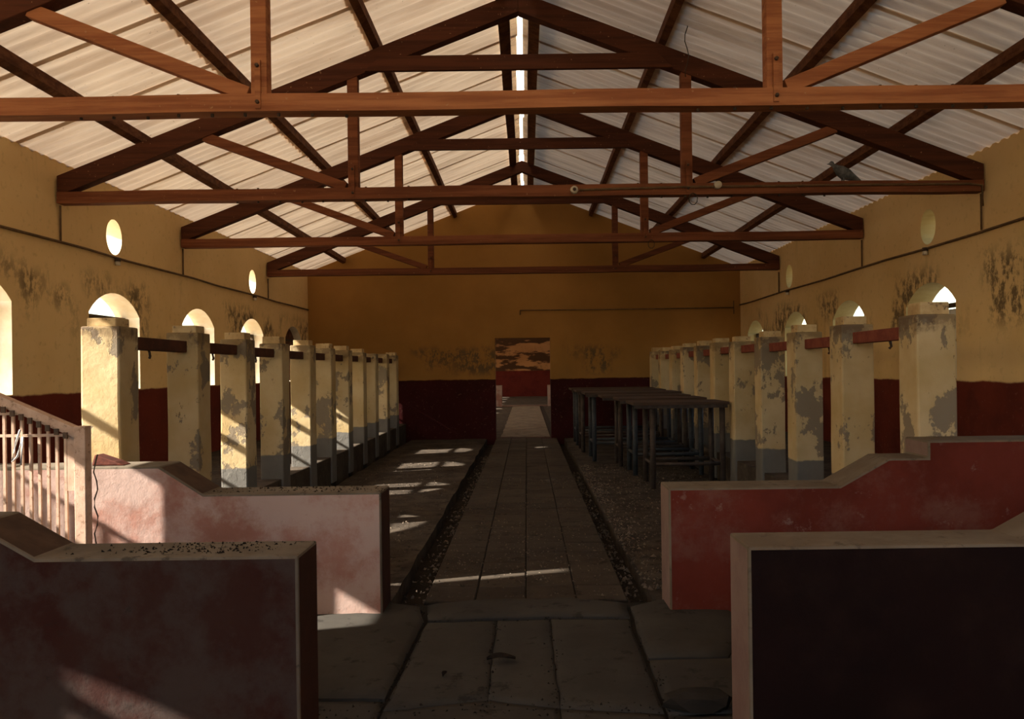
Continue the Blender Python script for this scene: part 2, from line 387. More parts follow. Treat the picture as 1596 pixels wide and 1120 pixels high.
for i, w_ in enumerate(WINS):
    nw += 1; window(nw, -1, w_, 'arched bright window with thin dark frame ' + POSL[i], shutter='board' if i == 5 else None)
for i, w_ in enumerate(WINS):
    nw += 1; window(nw, 1, w_, 'arched window with thin dark frame ' + POSR[i], shutter='metal' if i == 2 else None)
# door frame with a barred gate in the left wall
d1 = empty('door_1', (XL - .2, (DOOR[0] + DOOR[1]) / 2, DOOR[2])); tag(d1, 'side doorway with a low barred gate at the head of the steps', None, None, 'structure')
xg = XL - .2
me = None
k = 0
yy = DOOR[0] + .06
while yy < DOOR[1] - .04:
    if me is None:
        o = box('gate_bar', xg - .012, xg + .012, yy - .012, yy + .012, DOOR[2] + .05, 2.05, 'iron', d1); me = o.data
    else: put('gate_bar', me, (xg, yy, DOOR[2] + .05), d1)
    yy += .052
box('sun_block_board', xg - .015, xg + .015, DOOR[0], 4.27, 2.55, DOOR[3], 'wood2', d1)  # unseen board added to keep sun off the path and middle wall
box('lintel_rail', xg - .02, xg + .02, DOOR[0], DOOR[1], 2.50, 2.55, 'winframe', d1)
for z in (1.02, 1.35, 1.70, 2.03): box('gate_rail', xg - .01, xg + .01, DOOR[0], DOOR[1], z - .012, z + .012, 'iron', d1)

# ------------------------------------------------------------------ roof: corrugated sheets, ridge strip, purlins, trusses
ceil = empty('ceiling', (CX, 7, UND)); tag(ceil, 'pitched roof of cream corrugated cement sheets', None, None, 'structure')
PW, NC, AMP = 0.146, 7, 0.017
SW = PW * NC
def sheet_mesh(x0, x1, side, base, width_n=NC):
    """corrugated sheet, corrugations running down the slope; origin at y = 0"""
    me = bpy.data.meshes.new('roof_sheet'); vs, fs = [], []
    seg = 8; n = int(width_n * seg) + 2; nx = 5
    for j in range(nx + 1):
        x = x0 + (x1 - x0) * j / nx
        for i in range(n + 1):
            y = i * PW / seg
            vs.append((side * x, y, base - PITCH * x + AMP * math.cos(2 * math.pi * i / seg) + .003 * mnoise.noise(Vector((x * 3, y * 5, base)))))
    for j in range(nx):
        for i in range(n):
            q = (j * (n + 1) + i, j * (n + 1) + i + 1, (j + 1) * (n + 1) + i + 1, (j + 1) * (n + 1) + i)
            fs.append(q if side < 0 else q[::-1])
    me.from_pydata(vs, [], fs); me.materials.append(M['sheet'])
    for p in me.polygons: p.use_smooth = True
    return me
ROWS = [(0.035, 1.62, UND + .045), (1.50, 2.92, UND + .030), (2.80, 5.25, UND + .015)]
ns = int((YB - Y0) / SW) + 1
for side in (-1, 1):
    for (xa, xb, base) in ROWS:
        me = sheet_mesh(xa, xb, side, base)
        for k in range(ns):
            jx = random.uniform(-.02, .02)
            put('roof_sheet', me, (CX + side * jx, Y0 + k * SW + .02, -PITCH * 0 + (jx * -PITCH) + (k % 2) * .003), ceil)
# second hall roof, one mesh per slope
for side in (-1, 1):
    bm = bmesh.new(); prev = None
    n = int((YE - YB) / PW * 4)
    for i in range(n + 1):
        y = YB + .1 + i * PW / 4; a = AMP * math.cos(math.pi * i / 2)
        cur = [bm.verts.new((CX + side * .02, y, UND + a)), bm.verts.new((CX + side * 5.2, y, UND - PITCH * 5.2 + a))]
        if prev: bm.faces.new((prev[0], prev[1], cur[1], cur[0]))
        prev = cur
    from_bm('roof_slope', bm, 'sheet', ceil)
# translucent strip added over the open ridge slit to spread the sun
bm = bmesh.new()
prev = None
for i in range(int((YB - Y0) * 8) + 1):
    y = Y0 + i / 8
    row = [bm.verts.new((CX + x, y, UND + .075 - abs(x) * .35 + .008 * math.cos(i * 2.0))) for x in (-.26, -.1, 0, .1, .26)]
    if prev:
        for a, b, c, d in zip(prev, prev[1:], row[1:], row): bm.faces.new((a, b, c, d))
    prev = row
rc = from_bm('ridge_diffuser', bm, 'ridge', ceil); tag(rc, 'pale translucent strip added over the open ridge slit')

PUR = [0.165, 1.48, 2.76, 3.92]
PN = ['beside the ridge', 'upper', 'middle', 'lowest']
for side, sn in ((-1, 'left'), (1, 'right')):
    for i, px in enumerate(PUR):
        x = CX + side * px
        zt = UND - PITCH * px - AMP + (.036, .032, .018, .006)[i]
        hh = .19 if i == 0 else .095; ww = .13 if i == 0 else .075
        a = math.atan(PITCH) * (1 if side < 0 else -1)
        bm = bmesh.new(); bm_box(bm, -ww / 2, ww / 2, -3.0, YB, -hh, 0)
        for v in bm.verts: v.co = Vector((v.co.x * math.cos(a) + v.co.z * -math.sin(a) * -1 * 0 + v.co.x * 0, v.co.y, v.co.z + (v.co.x * math.tan(a) if hh else 0)))
        bmesh.ops.translate(bm, verts=bm.verts[:], vec=(x, 0, zt))
        for k in range(1, 40): bmesh.ops.bisect_plane(bm, geom=bm.verts[:] + bm.edges[:] + bm.faces[:], plane_co=(0, -3 + k * .5, 0), plane_no=(0, 1, 0))
        for v in bm.verts:
            v.co.x += .010 * mnoise.noise(Vector((px * 9, v.co.y * .7, side))); v.co.z += .006 * mnoise.noise(Vector((v.co.y * .9, px, side * 3)))
        o = from_bm('purlin', bm, 'wood2')
        tag(o, ('dark timber ridge purlin along the %s side of the ridge slit' % sn) if i == 0 else 'dark timber purlin, %s of three on the %s roof slope' % (PN[i], sn), 'purlin', 'roof purlins')

TRUSS = [5.12, 7.88, 10.69, 14.21]
RB = 5.14                                   # lower rafter edge at the ridge
TN = ['nearest', 'second nearest', 'third nearest', 'farthest']
for i, y in enumerate(TRUSS):
    e = empty('roof_truss', (CX, y, 3.26)); tag(e, 'brown timber roof truss with queen posts, %s to the viewer' % TN[i], 'roof truss', 'timber roof trusses')
    d = .065
    L = 4.71; TZ = (3.275, 3.315, 3.31, 3.335)[i]; th = .058; TW = ('wood', 'wood_dim', 'wood_dim', 'wood_dimmest')[i]
    # tie beam in three slightly sagging lengths
    bm = bmesh.new(); n = 24; prev = None
    for k in range(n + 1):
        x = -L + 2 * L * k / n; s = .012 * mnoise.noise(Vector((x * .8, y, 0)))
        c = [bm.verts.new((CX + x, y + dy, TZ + s + dz)) for dy, dz in ((-d, -th), (d, -th), (d, th), (-d, th))]
        if prev:
            for q in range(4): bm.faces.new((prev[q], prev[(q + 1) % 4], c[(q + 1) % 4], c[q]))
        else: bm.faces.new(c)
        prev = c
    bm.faces.new(prev[::-1])
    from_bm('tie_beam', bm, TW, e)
    t = math.atan(PITCH); dep = .185
    for s in (-1, 1):
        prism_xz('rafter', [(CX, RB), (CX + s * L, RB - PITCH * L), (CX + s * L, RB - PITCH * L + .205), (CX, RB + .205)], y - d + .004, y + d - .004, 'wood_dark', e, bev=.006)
        xq = CX + s * 1.70
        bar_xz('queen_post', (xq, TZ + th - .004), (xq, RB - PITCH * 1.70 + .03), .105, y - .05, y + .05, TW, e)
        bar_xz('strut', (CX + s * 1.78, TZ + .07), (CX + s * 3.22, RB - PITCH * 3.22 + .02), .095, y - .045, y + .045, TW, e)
        st = box('strap', xq - .018 + s * 0, xq + .018, y - d - .012, y - .0505, TZ - .04, TZ + .28, TW, e)
        for zb in (TZ, TZ + .24): tube('bolt', [(xq, y - d - .012, zb), (xq, y - d - .03, zb)], .013, 'iron', st, 6)
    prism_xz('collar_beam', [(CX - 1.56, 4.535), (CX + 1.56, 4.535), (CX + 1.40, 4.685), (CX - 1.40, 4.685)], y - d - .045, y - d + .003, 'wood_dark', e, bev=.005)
    bmv = None
    for k in range(9):      # bolt ends under and over the tie beam
        for x in (-2.9 + k * .22, 1.2 + k * .24):
            if i > 1: continue
            if bmv is None:
                o = tube('bolt', [(CX + x, y, TZ - .075), (CX + x, y, TZ + .075)], .011, 'iron', e, 6); bmv = o.data; z0 = 3.25
            else: put('bolt', bmv, (CX + x, y + random.uniform(-.03, .03), TZ - .075), e)

# ------------------------------------------------------------------ floor, gutters, path
def strip(name, x0, x1, y0, y1, z, mat, label, dx=.25, amp=.012, kind='structure'):
    bm = bmesh.new(); nx = max(2, int((x1 - x0) / dx)); ny = max(2, int((y1 - y0) / dx))
    g = [[bm.verts.new((x0 + (x1 - x0) * i / nx, y0 + (y1 - y0) * j / ny, z)) for i in range(nx + 1)] for j in range(ny + 1)]
    for j in range(ny):
        for i in range(nx): bm.faces.new((g[j][i], g[j][i + 1], g[j + 1][i + 1], g[j + 1][i]))
    for j in range(ny + 1):
        for i in range(nx + 1):
            v = g[j][i]; v.co.z += amp * mnoise.fractal(Vector((v.co.x * 1.3, v.co.y * 1.3, z)), 1.0, 2.0, 3)
            if i in (0, nx): v.co.x += .02 * mnoise.noise(Vector((x0, v.co.y * 2, i)))
    r = bmesh.ops.extrude_face_region(bm, geom=bm.faces[:])
    for q in r['geom']:
        if isinstance(q, bmesh.types.BMVert): q.co.z = -.30
    o = from_bm(name, bm, mat); tag(o, label, None, None, kind); return o
YP = 5.02
strip('floor', -2.55, -.90, YP, YB, 0.0, 'floor', 'dusty concrete floor between the left pillars and the gutter')
strip('floor', .80, 2.50, YP, YB, 0.0, 'floor', 'dusty concrete floor under the tables right of the gutter')
strip('floor', -.92, -.69, YP, YB, -.13, 'gutter', 'sunken dirt gutter along the left edge of the path', .12, .02)
strip('floor', .64, .82, YP, YB, -.13, 'gutter', 'sunken dirt gutter along the right edge of the path', .12, .02)
path = empty('floor', (CX, YP, 0)); tag(path, 'raised path of square tiles running to the doorway', None, None, 'structure')
box('path_bed', -.69, .64, YP, YB + .30, -.30, -.014, 'groove', path)
T = .3325
bm = bmesh.new(); bm_box(bm, -T / 2 + .004, T / 2 - .004, -T / 2 + .004, T / 2 - .004, -.014, 0)
bmesh.ops.bevel(bm, geom=[e for e in bm.edges if all(v.co.z > -.001 for v in e.verts)], offset=.006, segments=1, affect='EDGES')
tm = bpy.data.meshes.new('path_tile'); bm.to_mesh(tm); bm.free(); tm.materials.append(M['path'])
for j in range(int((YB + .3 - YP) / T)):
    for i in range(4):
        put('tile', tm, (-.69 + T * (i + .5), YP + T * (j + .5), random.uniform(-.004, .003) + .006 * mnoise.noise(Vector((i * .6, j * .6, 3)))), path, (random.gauss(0, .006), random.gauss(0, .006), 0))
# raised aisles behind the pillar rows
strip('floor', XL, -2.90, YP + .0, YB, .32, 'floor', 'raised dusty aisle floor behind the left pillars', .4)
strip('floor', 2.86, XR, YP + .0, YB, .32, 'floor', 'raised dusty aisle floor behind the right pillars', .4)
# second hall floor beyond the doorway
strip('floor', XL, XR, YB + .3, YE, -.02, 'floor', 'floor of the second hall beyond the doorway', .6)
pb = empty('floor', (CX, 24, 0)); tag(pb, 'pale path continuing through the second hall', None, None, 'structure')
for k in range(18): box('tile', -.60 + .015 * (k % 2), .50, YB + .31 + k * .8, YB + .31 + k * .8 + .78, -.15, .012, 'path_pale', pb, .006)
box('gutter_bed', .52, .66, YB + .31, 31.85, -.15, -.004, 'gutter', pb)
for s, x0, x1 in ((-1, XL, -1.04), (1, .85, XR)):
    prism_xz('wall_beyond_%s' % ('left' if s < 0 else 'right'), [(x0, -.02), (x1, -.02), (x1, .86), (x0, .86)], 32.0, 32.3, ['pink_left', 'coping_r'], None, lambda n: 0 if abs(n.y) > .5 else 1).update_tag()
    tag(bpy.data.objects['wall_beyond_%s' % ('left' if s < 0 else 'right')], 'pink half wall with pale edge seen %s through the doorway' % ('left' if s < 0 else 'right'), None, None, 'structure')
box('trim_1', -1.04, .85, 31.9, 32.3, -.1, .03, 'endpink'); tag(bpy.data.objects['trim_1'], 'pale threshold strip across the path beyond the doorway', None, None, 'structure')

# front platform: cracked slabs between the low walls
fp = empty('floor', (0, 3, 0)); tag(fp, 'cracked concrete platform in the foreground between the low walls', None, None, 'structure')
box('slab_bed', XL, XR, Y0, YP - .02, -.30, -.020, 'groove', fp)
def g(px, py):
    d = 1800.0 / (py - 576.0); return ((px - 821) * d / 1200.0, d)
def slab(pts, dome=.0, z=0.0):
    bm = bmesh.new(); cxm = sum(p[0] for p in pts) / len(pts); cym = sum(p[1] for p in pts) / len(pts)
    # refine the outline with small irregularities, leaving a joint around it
    out = []
    for k, p in enumerate(pts):
        q = pts[(k + 1) % len(pts)]; L = math.hypot(q[0] - p[0], q[1] - p[1]); m = max(1, int(L / .09))
        for s in range(m):
            x = p[0] + (q[0] - p[0]) * s / m; y = p[1] + (q[1] - p[1]) * s / m
            x += (cxm - x) * .006 + .010 * mnoise.noise(Vector((x * 6, y * 6, 1))); y += (cym - y) * .006 + .010 * mnoise.noise(Vector((x * 6, y * 6, 9)))
            out.append((x, y))
    top = [bm.verts.new((x, y, z - .008)) for x, y in out]
    inn = [bm.verts.new((x + (cxm - x) * .10, y + (cym - y) * .10, z + dome * .6)) for x, y in out]
    inn2 = [bm.verts.new((x + (cxm - x) * .5, y + (cym - y) * .5, z + dome + .004 * mnoise.noise(Vector((x * 4, y * 4, 5))))) for x, y in out]
    bot = [bm.verts.new((x, y, -.06)) for x, y in out]; n = len(out)
    ctr = bm.verts.new((cxm, cym, z + dome))
    for a, b in ((bot, top), (top, inn), (inn, inn2)):
        for k in range(n): bm.faces.new((a[k], a[(k + 1) % n], b[(k + 1) % n], b[k]))
    for k in range(n): bm.faces.new((inn2[k], inn2[(k + 1) % n], ctr))
    o = from_bm('slab', bm, 'slab', fp)
    for p in o.data.polygons: p.use_smooth = p.normal.z > .5
    return o
yA, yB_, yC = 4.98, 4.64, 3.42
slab([(-.66, yA - .06), (-.30, yA + .03), (.30, yA + .03), (.62, yA - .08), (.60, yB_), (.10, yB_ + .02), (-.62, yB_ - .02)], .012, .012)
slab([(-.62, yB_ - .02), (-.20, yB_), (-.20, yC + .1), (-.66, yC)], .008)
slab([(-.20, yB_), (.12, yB_ + .02), (.13, yC), (-.20, yC + .1)], .004)
slab([(.12, yB_ + .02), (.60, yB_), (.58, yC - .06), (.13, yC)], .006)
slab([(-.66, yC), (-.20, yC + .1), (.13, yC), (.13, 2.2), (-.66, 2.2)], .0)
slab([(.13, yC), (.58, yC - .06), (.58, 2.2), (.13, 2.2)], .0)
slab([(-1.45, 4.99), (-.90, 4.99), (-.70, 4.90), (-.635, 4.6), (-.67, yC + .1), (-1.45, yC + .15)], .020, .010)
slab([(-1.45, yC + .15), (-.67, yC + .1), (-.67, 2.2), (-1.45, 2.2)], .0)
slab([(.63, 4.84), (.80, 4.97), (1.22, 4.97), (1.26, 4.42), (1.02, 3.98), (.605, 3.98)], .018, .010)
slab([(1.22, 4.97), (1.9, 4.97), (1.9, 4.0), (1.02, 3.98), (1.26, 4.42)], .006)
slab([(.605, 3.98), (1.9, 4.0), (1.9, 3.40), (.59, 3.34)], .010)
slab([(.59, 3.34), (1.9, 3.40), (1.9, 2.2), (.59, 2.2)], .0)
for s, xa, xb in ((-1, XL + .01, -1.46), (1, 1.91, XR - .01)):
    slab([(xa, 2.2), (xb, 2.2), (xb, 4.98), (xa, 4.98)], .002)
slab([(XL + .01, Y0), (XR - .01, Y0), (XR - .01, 2.19), (XL + .01, 2.19)], .0)

# ------------------------------------------------------------------ low partition walls in the foreground
def facing(n):
    if abs(n.y) > .5: return 0
    return 1 if n.z > .95 else 3 if n.z > .3 else 2
def low_wall(name, pts, y0, y1, mats, label):
    o = prism_xz(name, pts, y0, y1, mats, None, facing, .012, 1); tag(o, label, None, None, 'structure'); return o
low_wall('wall_near_left', [(-.898, -.02), (-.898, .79), (-1.92, .79), (-2.16, .93), (XL, .93), (XL, -.02)], 2.99, 3.265, ['red_near_l', 'coping', 'endred', 'ramp_shaded'], 'worn dark red low wall with stepped top nearest on the left')
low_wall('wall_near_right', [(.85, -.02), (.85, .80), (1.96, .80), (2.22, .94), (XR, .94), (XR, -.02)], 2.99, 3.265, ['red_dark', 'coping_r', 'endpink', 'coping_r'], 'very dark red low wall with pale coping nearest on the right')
low_wall('wall_middle_left', [(-.898, -.02), (-.898, .765), (-1.98, .765), (-2.25, .94), (XL, .94), (XL, -.02)], 4.69, 4.985, ['pink_left', 'coping', 'endred', 'ramp_shaded'], 'sunlit pink low wall behind the peach stair railing')
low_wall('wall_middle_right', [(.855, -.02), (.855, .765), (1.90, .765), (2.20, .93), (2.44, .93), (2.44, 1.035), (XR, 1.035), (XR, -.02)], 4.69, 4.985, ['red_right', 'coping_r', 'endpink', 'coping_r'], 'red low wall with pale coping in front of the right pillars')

# steps down from the side doorway
stp = empty('trim_2', (-3.6, 4.0, 0)); tag(stp, 'concrete steps between the two left low walls', None, None, 'structure')
box('landing', XL + .0, -3.9, 3.28, 4.68, -.02, .92, 'coping', stp, .01)
for k in range(5):
    box('step', -3.9 + k * .28, -3.9 + (k + 1) * .28, 3.28, 4.68, -.02, .92 - .17 * (k + .7), 'coping', stp, .01)

# peach stair railing
yr = 4.36; XP = -2.52; ztop = 1.20; sl = .43
rl = empty('stair_railing', (XP, yr, 0)); tag(rl, 'peach painted iron stair railing with sloping handrail and thin bars', 'railing')
box('post', XP - .032, XP + .032, yr - .032, yr + .032, .02, ztop + .015, 'rail_paint', rl, .004)
prism_xz('handrail', [(XP - .02, ztop - .055), (XP - .02, ztop + .005), (-3.30, ztop + .005 + sl * (3.30 + XP)), (-3.30, ztop - .055 + sl * (3.30 + XP))], yr - .03, yr + .03, 'rail_paint', rl, bev=.004)
nb = 14
for k in range(nb):
    x = XP - .095 - k * .0495
    zt = ztop - .045 + sl * (XP - x)
    zb = max(.10, .95 * min(1, max(0, (-2.5 - x) / 1.4)) + .06)
    box('bar', x - .0075, x + .0075, yr - .0065, yr + .0065, zb, zt, 'rail_paint', rl)
box('post', -3.33, -3.27, yr - .03, yr + .03, .45, ztop + .015 + sl * (3.30 + XP), 'rail_paint', rl, .004)
box('plate', XP - .085, XP - .03, yr - .006, yr + .006, .85, ztop - .03, 'rail_paint', rl)
for z in (1.165, 1.29):
    xa = XP if z < ztop - .03 else XP - (z - ztop + .06) / sl
    box('cross_bar', -3.30, xa, yr - .006, yr + .006, z - .008, z + .008, 'rail_paint', rl)
for j in range(8):
    x = XP - .075 - j * .0495
    box('bracket', x - .014, x + .010, yr - .04, yr - .031, ztop - .085 + sl * (XP - x), ztop - .05 + sl * (XP - x), 'iron', rl)
# thin wires hanging at the post and on the railing
tube('wire', [(XP + .06 + .012 * math.sin(k * 1.7), yr + .02, .45 + .05 * k) for k in range(13)], .004, 'stub')
tag(bpy.data.objects['wire'], 'dark twisted wire hanging beside the railing post', 'wire')
bm = bmesh.new(); bm_tube(bm, [(-2.86, yr - .02, 1.20), (-2.88, yr - .03, 1.12), (-2.90, yr - .03, 1.02), (-2.87, yr - .03, 1.05), (-2.84, yr - .03, 1.16), (-2.85, yr - .03, 1.0)], .006, 6)
tag(from_bm('plastic_cord', bm, 'whitewire', None, True), 'white cord tied round a bar of the stair railing', 'cord')

# ------------------------------------------------------------------ pillars, caps, rails, trough walls
PY = [4.99, 6.18, 7.25, 8.32, 9.40, 10.40, 11.42, 12.45, 13.45, 14.55, 15.60]
PWD = .25
LOOKL = ['white sunlit', 'stained cream', 'cream', 'speckled cream', 'half sunlit', 'grey patched', 'half sunlit', 'grey patched', 'half sunlit', 'cream', 'shaded']
def pillar(side, k):
    y = PY[k]; xi = -2.64 if side < 0 else 2.53
    x0, x1 = (xi - PWD, xi) if side < 0 else (xi, xi + PWD + .01)
    base = 0.0 if k else 0.0
    top = 1.825 + random.uniform(-.012, .012)
    sn = 'left' if side < 0 else 'right'
    e = empty('pillar', ((x0 + x1) / 2, y + .125, base))
    if k == 0: lab = 'nearest pillar of the left row, bright in the sun' if side < 0 else 'nearest pillar of the right row, with big grey patches'
    elif k == 10: lab = 'yellow plaster pillar farthest from the viewer in the %s row' % sn
    else: lab = 'yellow plaster pillar, %s from the front in the %s row' % (ORD[k], sn)
    tag(e, lab, 'pillar', 'pillars of the %s row' % sn)
    box('shaft', x0, x1, y, y + .25, base, top, 'pillar', e, .014, .006, 9)
    cw = .19; xc = (x0 + x1) / 2 + (.0 if k % 3 else .01 * side)
    if k not in (8, 9) or side > 0:
        box('cap_block', xc - cw / 2, xc + cw / 2, y + .04, y + .21, top - .004, top + random.uniform(.055, .085), 'cap', e, .008, .005)
    return x0, x1, y, top
info = {-1: [], 1: []}
for side in (-1, 1):
    for k in range(11): info[side].append(pillar(side, k))
    sn = 'left' if side < 0 else 'right'
    for k in range(10):
        a, b = info[side][k], info[side][k + 1]; xc = (a[0] + a[1]) / 2
        zr = 1.715 + random.uniform(-.008, .008)
        o = box('pillar_rail', xc - .042, xc + .042, a[2] + .252, b[2] - .002, zr - .045, zr + .045, 'rail_brown' if side < 0 else 'rail_red', None, .006, .004)
        tag(o, '%s rail joining the %s and %s pillars of the %s row' % ('dark brown' if side < 0 else 'faded red', ORD[k], ORD[k + 1], sn), 'rail', 'rails of the %s pillar row' % sn)
        if k < 4:
            hx = xc + (.0); yh = a[2] + .25 + (b[2] - a[2] - .25) * .42
            h = tube('hook', [(hx, yh, zr - .04), (hx + .01, yh, zr - .085), (hx, yh + .012, zr - .10)], .010, 'iron', o, 6)
tw = {}
for side in (-1, 1):
    sn = 'left' if side < 0 else 'right'
    e = empty('wall_trough_%s' % sn, ((-2.7 if side < 0 else 2.66), 10, 0)); tag(e, 'low cement trough wall between the %s pillars' % sn, None, None, 'structure')
    for k in range(11):
        a = info[side][k]; y1 = info[side][k + 1][2] if k < 10 else YB
        x0, x1 = (a[0] - .05, a[1] - .02) if side < 0 else (a[0] + .02, a[1] + .05)
        box('low_wall', x0, x1, a[2] + .252, y1 - .002, -.2, .355, 'lowwall', e, .01, .006)

# broken bricks and debris on the wall by the first left pillar
def lump(name, loc, s, mat, label, cat, seed, parent=None):
    bm = bmesh.new(); bmesh.ops.create_icosphere(bm, subdivisions=2, radius=1)
    for v in bm.verts:
        f = 1 + .35 * mnoise.noise(v.co * 1.7 + Vector((seed, seed * 2, 0)))
        v.co = Vector((v.co.x * s[0] * f, v.co.y * s[1] * f, max(v.co.z, -.55) * s[2] * f))
    zmin = min(v.co.z for v in bm.verts)
    bmesh.ops.translate(bm, verts=bm.verts[:], vec=(loc[0], loc[1], loc[2] - zmin))
    o = from_bm(name, bm, mat, parent); tag(o, label, cat); return o
bk = prism_xz('brick_fragment', [(-2.70, .941), (-2.50, .941), (-2.55, .965), (-2.68, 1.01)], 4.76, 4.86, 'brick', bev=.008)
tag(bk, 'dark red broken brick at the foot of the sunlit pillar', 'brick')
lump('stone', (.735, 3.38, .006), (.16, .07, .055), 'groove', 'dark lump on the slab beside the near right wall', 'stone', 3)

# ------------------------------------------------------------------ tables on the right
TAB = [  # front y, depth, left leg x, left edge x, right edge x, height
    (9.57, .62, 1.56, 1.31, 2.50, 1.075), (10.72, .66, 1.50, 1.27, 2.49, 1.085), (11.75, .50, 1.42, 1.13, 2.49, 1.09),
    (12.45, .72, 1.08, .93, 2.49, 1.12), (13.85, .70, 1.00, .88, 2.49, 1.12), (15.05, .80, .98, .86, 2.49, 1.12)]
for i, (y, dp, lx, ex, rx, h) in enumerate(TAB):
    e = empty('metal_table', ((ex + rx) / 2, y + dp / 2, 0))
    tag(e, 'long pipe-legged table with thin brown top, %s from the viewer in the right bay' % ORD[i], 'table', 'pipe-legged tables')
    leg = 'pipe' if i % 2 == 0 else 'pipe_blue'
    r = .036
    ya, yb = y, y + dp; rl_ = rx - .07
    box('tabletop', ex, rx, y - .06, yb + .06, h - .035, h, 'tabletop', e, .004)
    box('apron', ex + .02, rx - .02, y - .045, y - .005, h - .075, h - .035, 'pipe', e)
    for (x, yy) in ((lx, ya + .035), (lx, yb), (rl_, ya + .035), (rl_, yb)):
        tube('leg', [(x, yy, .004), (x, yy, h - .036)], r, leg, e, 10)
    for yy in (ya + .035, yb): tube('stretcher', [(lx + .03, yy, .30), (rl_ - .03, yy, .30)], .024, leg, e, 8)
    for x in (lx, rl_): tube('side_stretcher', [(x, ya + .07, .30), (x, yb - .035, .30)], .022, leg, e, 8)

# ------------------------------------------------------------------ conduits, lamp holders
def conduit(name, pts, label, r=.014, extra=()):
    e = empty(name, pts[0]); tag(e, label, 'conduit')
    tube('pipe_run', pts, r, 'conduit', e, 6)
    for q in extra: tube('dropper', q, r * .8, 'conduit', e, 6)
    return e
xl, xr = XL + .018, XR - .018
cl = conduit('wall_conduit', [(xl, 4.7 + k * .9 if k < 13 else YB - .02, 2.865 + .008 * math.sin(k * 2.1)) for k in range(14)], 'thin brown conduit running along the left wall', extra=[[(xl, t, 2.88), (xl, t, 3.24)] for t in TRUSS])
cr = conduit('wall_conduit', [(xr, 2.0 + k * 1.0 if k < 15 else YB - .02, 2.855 + .008 * math.sin(k * 1.7)) for k in range(16)], 'thin brown conduit running along the right wall', extra=[[(xr, t, 2.87), (xr, t, 3.24)] for t in TRUSS])
conduit('wall_conduit', [(-.13, YB - .02, 2.80), (2.2, YB - .02, 2.795), (4.54, YB - .02, 2.80)], 'horizontal conduit on the back wall right of the doorway', .012, [[(-.13, YB - .02, 2.80), (-.13, YB - .02, 2.70)], [(4.54, YB - .02, 2.95), (4.54, YB - .02, 2.66)]])
for x, y, nme in ((xl + .02, 8.94, 'left wall, under the nearer round opening'), (xl + .02, 13.45, 'left wall, under the farther round opening'), (xr - .02, 8.96, 'right wall, under the nearer round opening'), (xr - .02, 13.70, 'right wall, under the farther round opening')):
    o = empty('lamp_holder', (x, y, 2.79)); tag(o, 'small lamp holder on the ' + nme, 'lamp holder', 'wall lamp holders')
    tube('socket', [(x, y, 2.86), (x, y, 2.82)], [.03, .034], 'iron', o, 10); tube('cup', [(x, y, 2.82), (x, y, 2.775)], [.024, .03], 'porcelain', o, 10)
# conduit with two porcelain holders on the second tie beam
yt = TRUSS[1] - .065 - .014
tube('beam_conduit', [(CX + .60, yt, 3.315), (CX + 1.6, yt, 3.33), (CX + 3.2, yt, 3.33), (CX + 4.55, yt, 3.325), (CX + 4.68, yt, 3.31), (CX + 4.68, yt, 3.10)], .012, 'conduit')
tag(bpy.data.objects['beam_conduit'], 'thin conduit fixed to the right half of the second tie beam', 'conduit')
for x, z, lab, dk in ((.545, 3.315, 'round lamp holder with dark centre on the second tie beam', True), (2.0, 3.345, 'round pale junction box on the second tie beam', False)):
    e = empty('lamp_holder' if dk else 'junction_box', (CX + x, yt, z)); tag(e, lab, 'lamp holder' if dk else 'junction box')
    tube('rim', [(CX + x, yt + .012, z), (CX + x, yt - .03, z)], [.042, .036], 'porcelain', e, 14)
    if dk: tube('socket_hole', [(CX + x, yt - .0295, z), (CX + x, yt - .034, z)], .018, 'iron', e, 10)
# loose wire hanging from the roof
tube('hanging_wire', [(1.62 + .02 * math.sin(k * 1.3), 7.6, 5.0 - .07 * k) for k in range(10)], .005, 'stub')
tag(bpy.data.objects['hanging_wire'], 'thin loose wire dangling from the right roof slope', 'wire')
for k, (i, x) in enumerate(((1, 1.75), (2, 1.78))):
    y = TRUSS[i]; bm = bmesh.new()
    bm_tube(bm, [(CX + x + .045 * math.sin(a * .7), y - .07, 3.27 - .06 * (1 - math.cos(a * .7))) for a in range(10)], .005, 5)
    tag(from_bm('wire_loop', bm, 'stub', None, True), 'small wire loop under the %s tie beam at its right post' % ORD[i], 'wire')

# pigeon perched on the second tie beam
PX, PYY, PZ = 3.27, TRUSS[1] - .01, 3.372
bm = bmesh.new()
spine = [(.17, .015, .008), (.12, .04, .028), (.05, .075, .058), (-.02, .10, .070), (-.07, .125, .055), (-.10, .155, .034), (-.115, .185, .030), (-.135, .195, .024), (-.155, .19, .008), (-.175, .186, .002)]
prev = None; seg = 12
for (x, z, r) in spine:
    ring = [bm.verts.new((PX + x, PYY + r * .85 * math.cos(2 * math.pi * k / seg), PZ + z + r * math.sin(2 * math.pi * k / seg))) for k in range(seg)]
    if prev:
        for k in range(seg): bm.faces.new((prev[k], prev[(k + 1) % seg], ring[(k + 1) % seg], ring[k]))
    else: bm.faces.new(ring)
    prev = ring
bm.faces.new(prev[::-1])
for s in (-1, 1): bm_tube(bm, [(PX - .01, PYY + s * .025, PZ + .05), (PX - .015, PYY + s * .025, PZ + .001)], [.012, .006], 6)
pg = from_bm('pigeon', bm, 'feather', None, True); tag(pg, 'grey pigeon perched on the second tie beam at the right', 'pigeon')

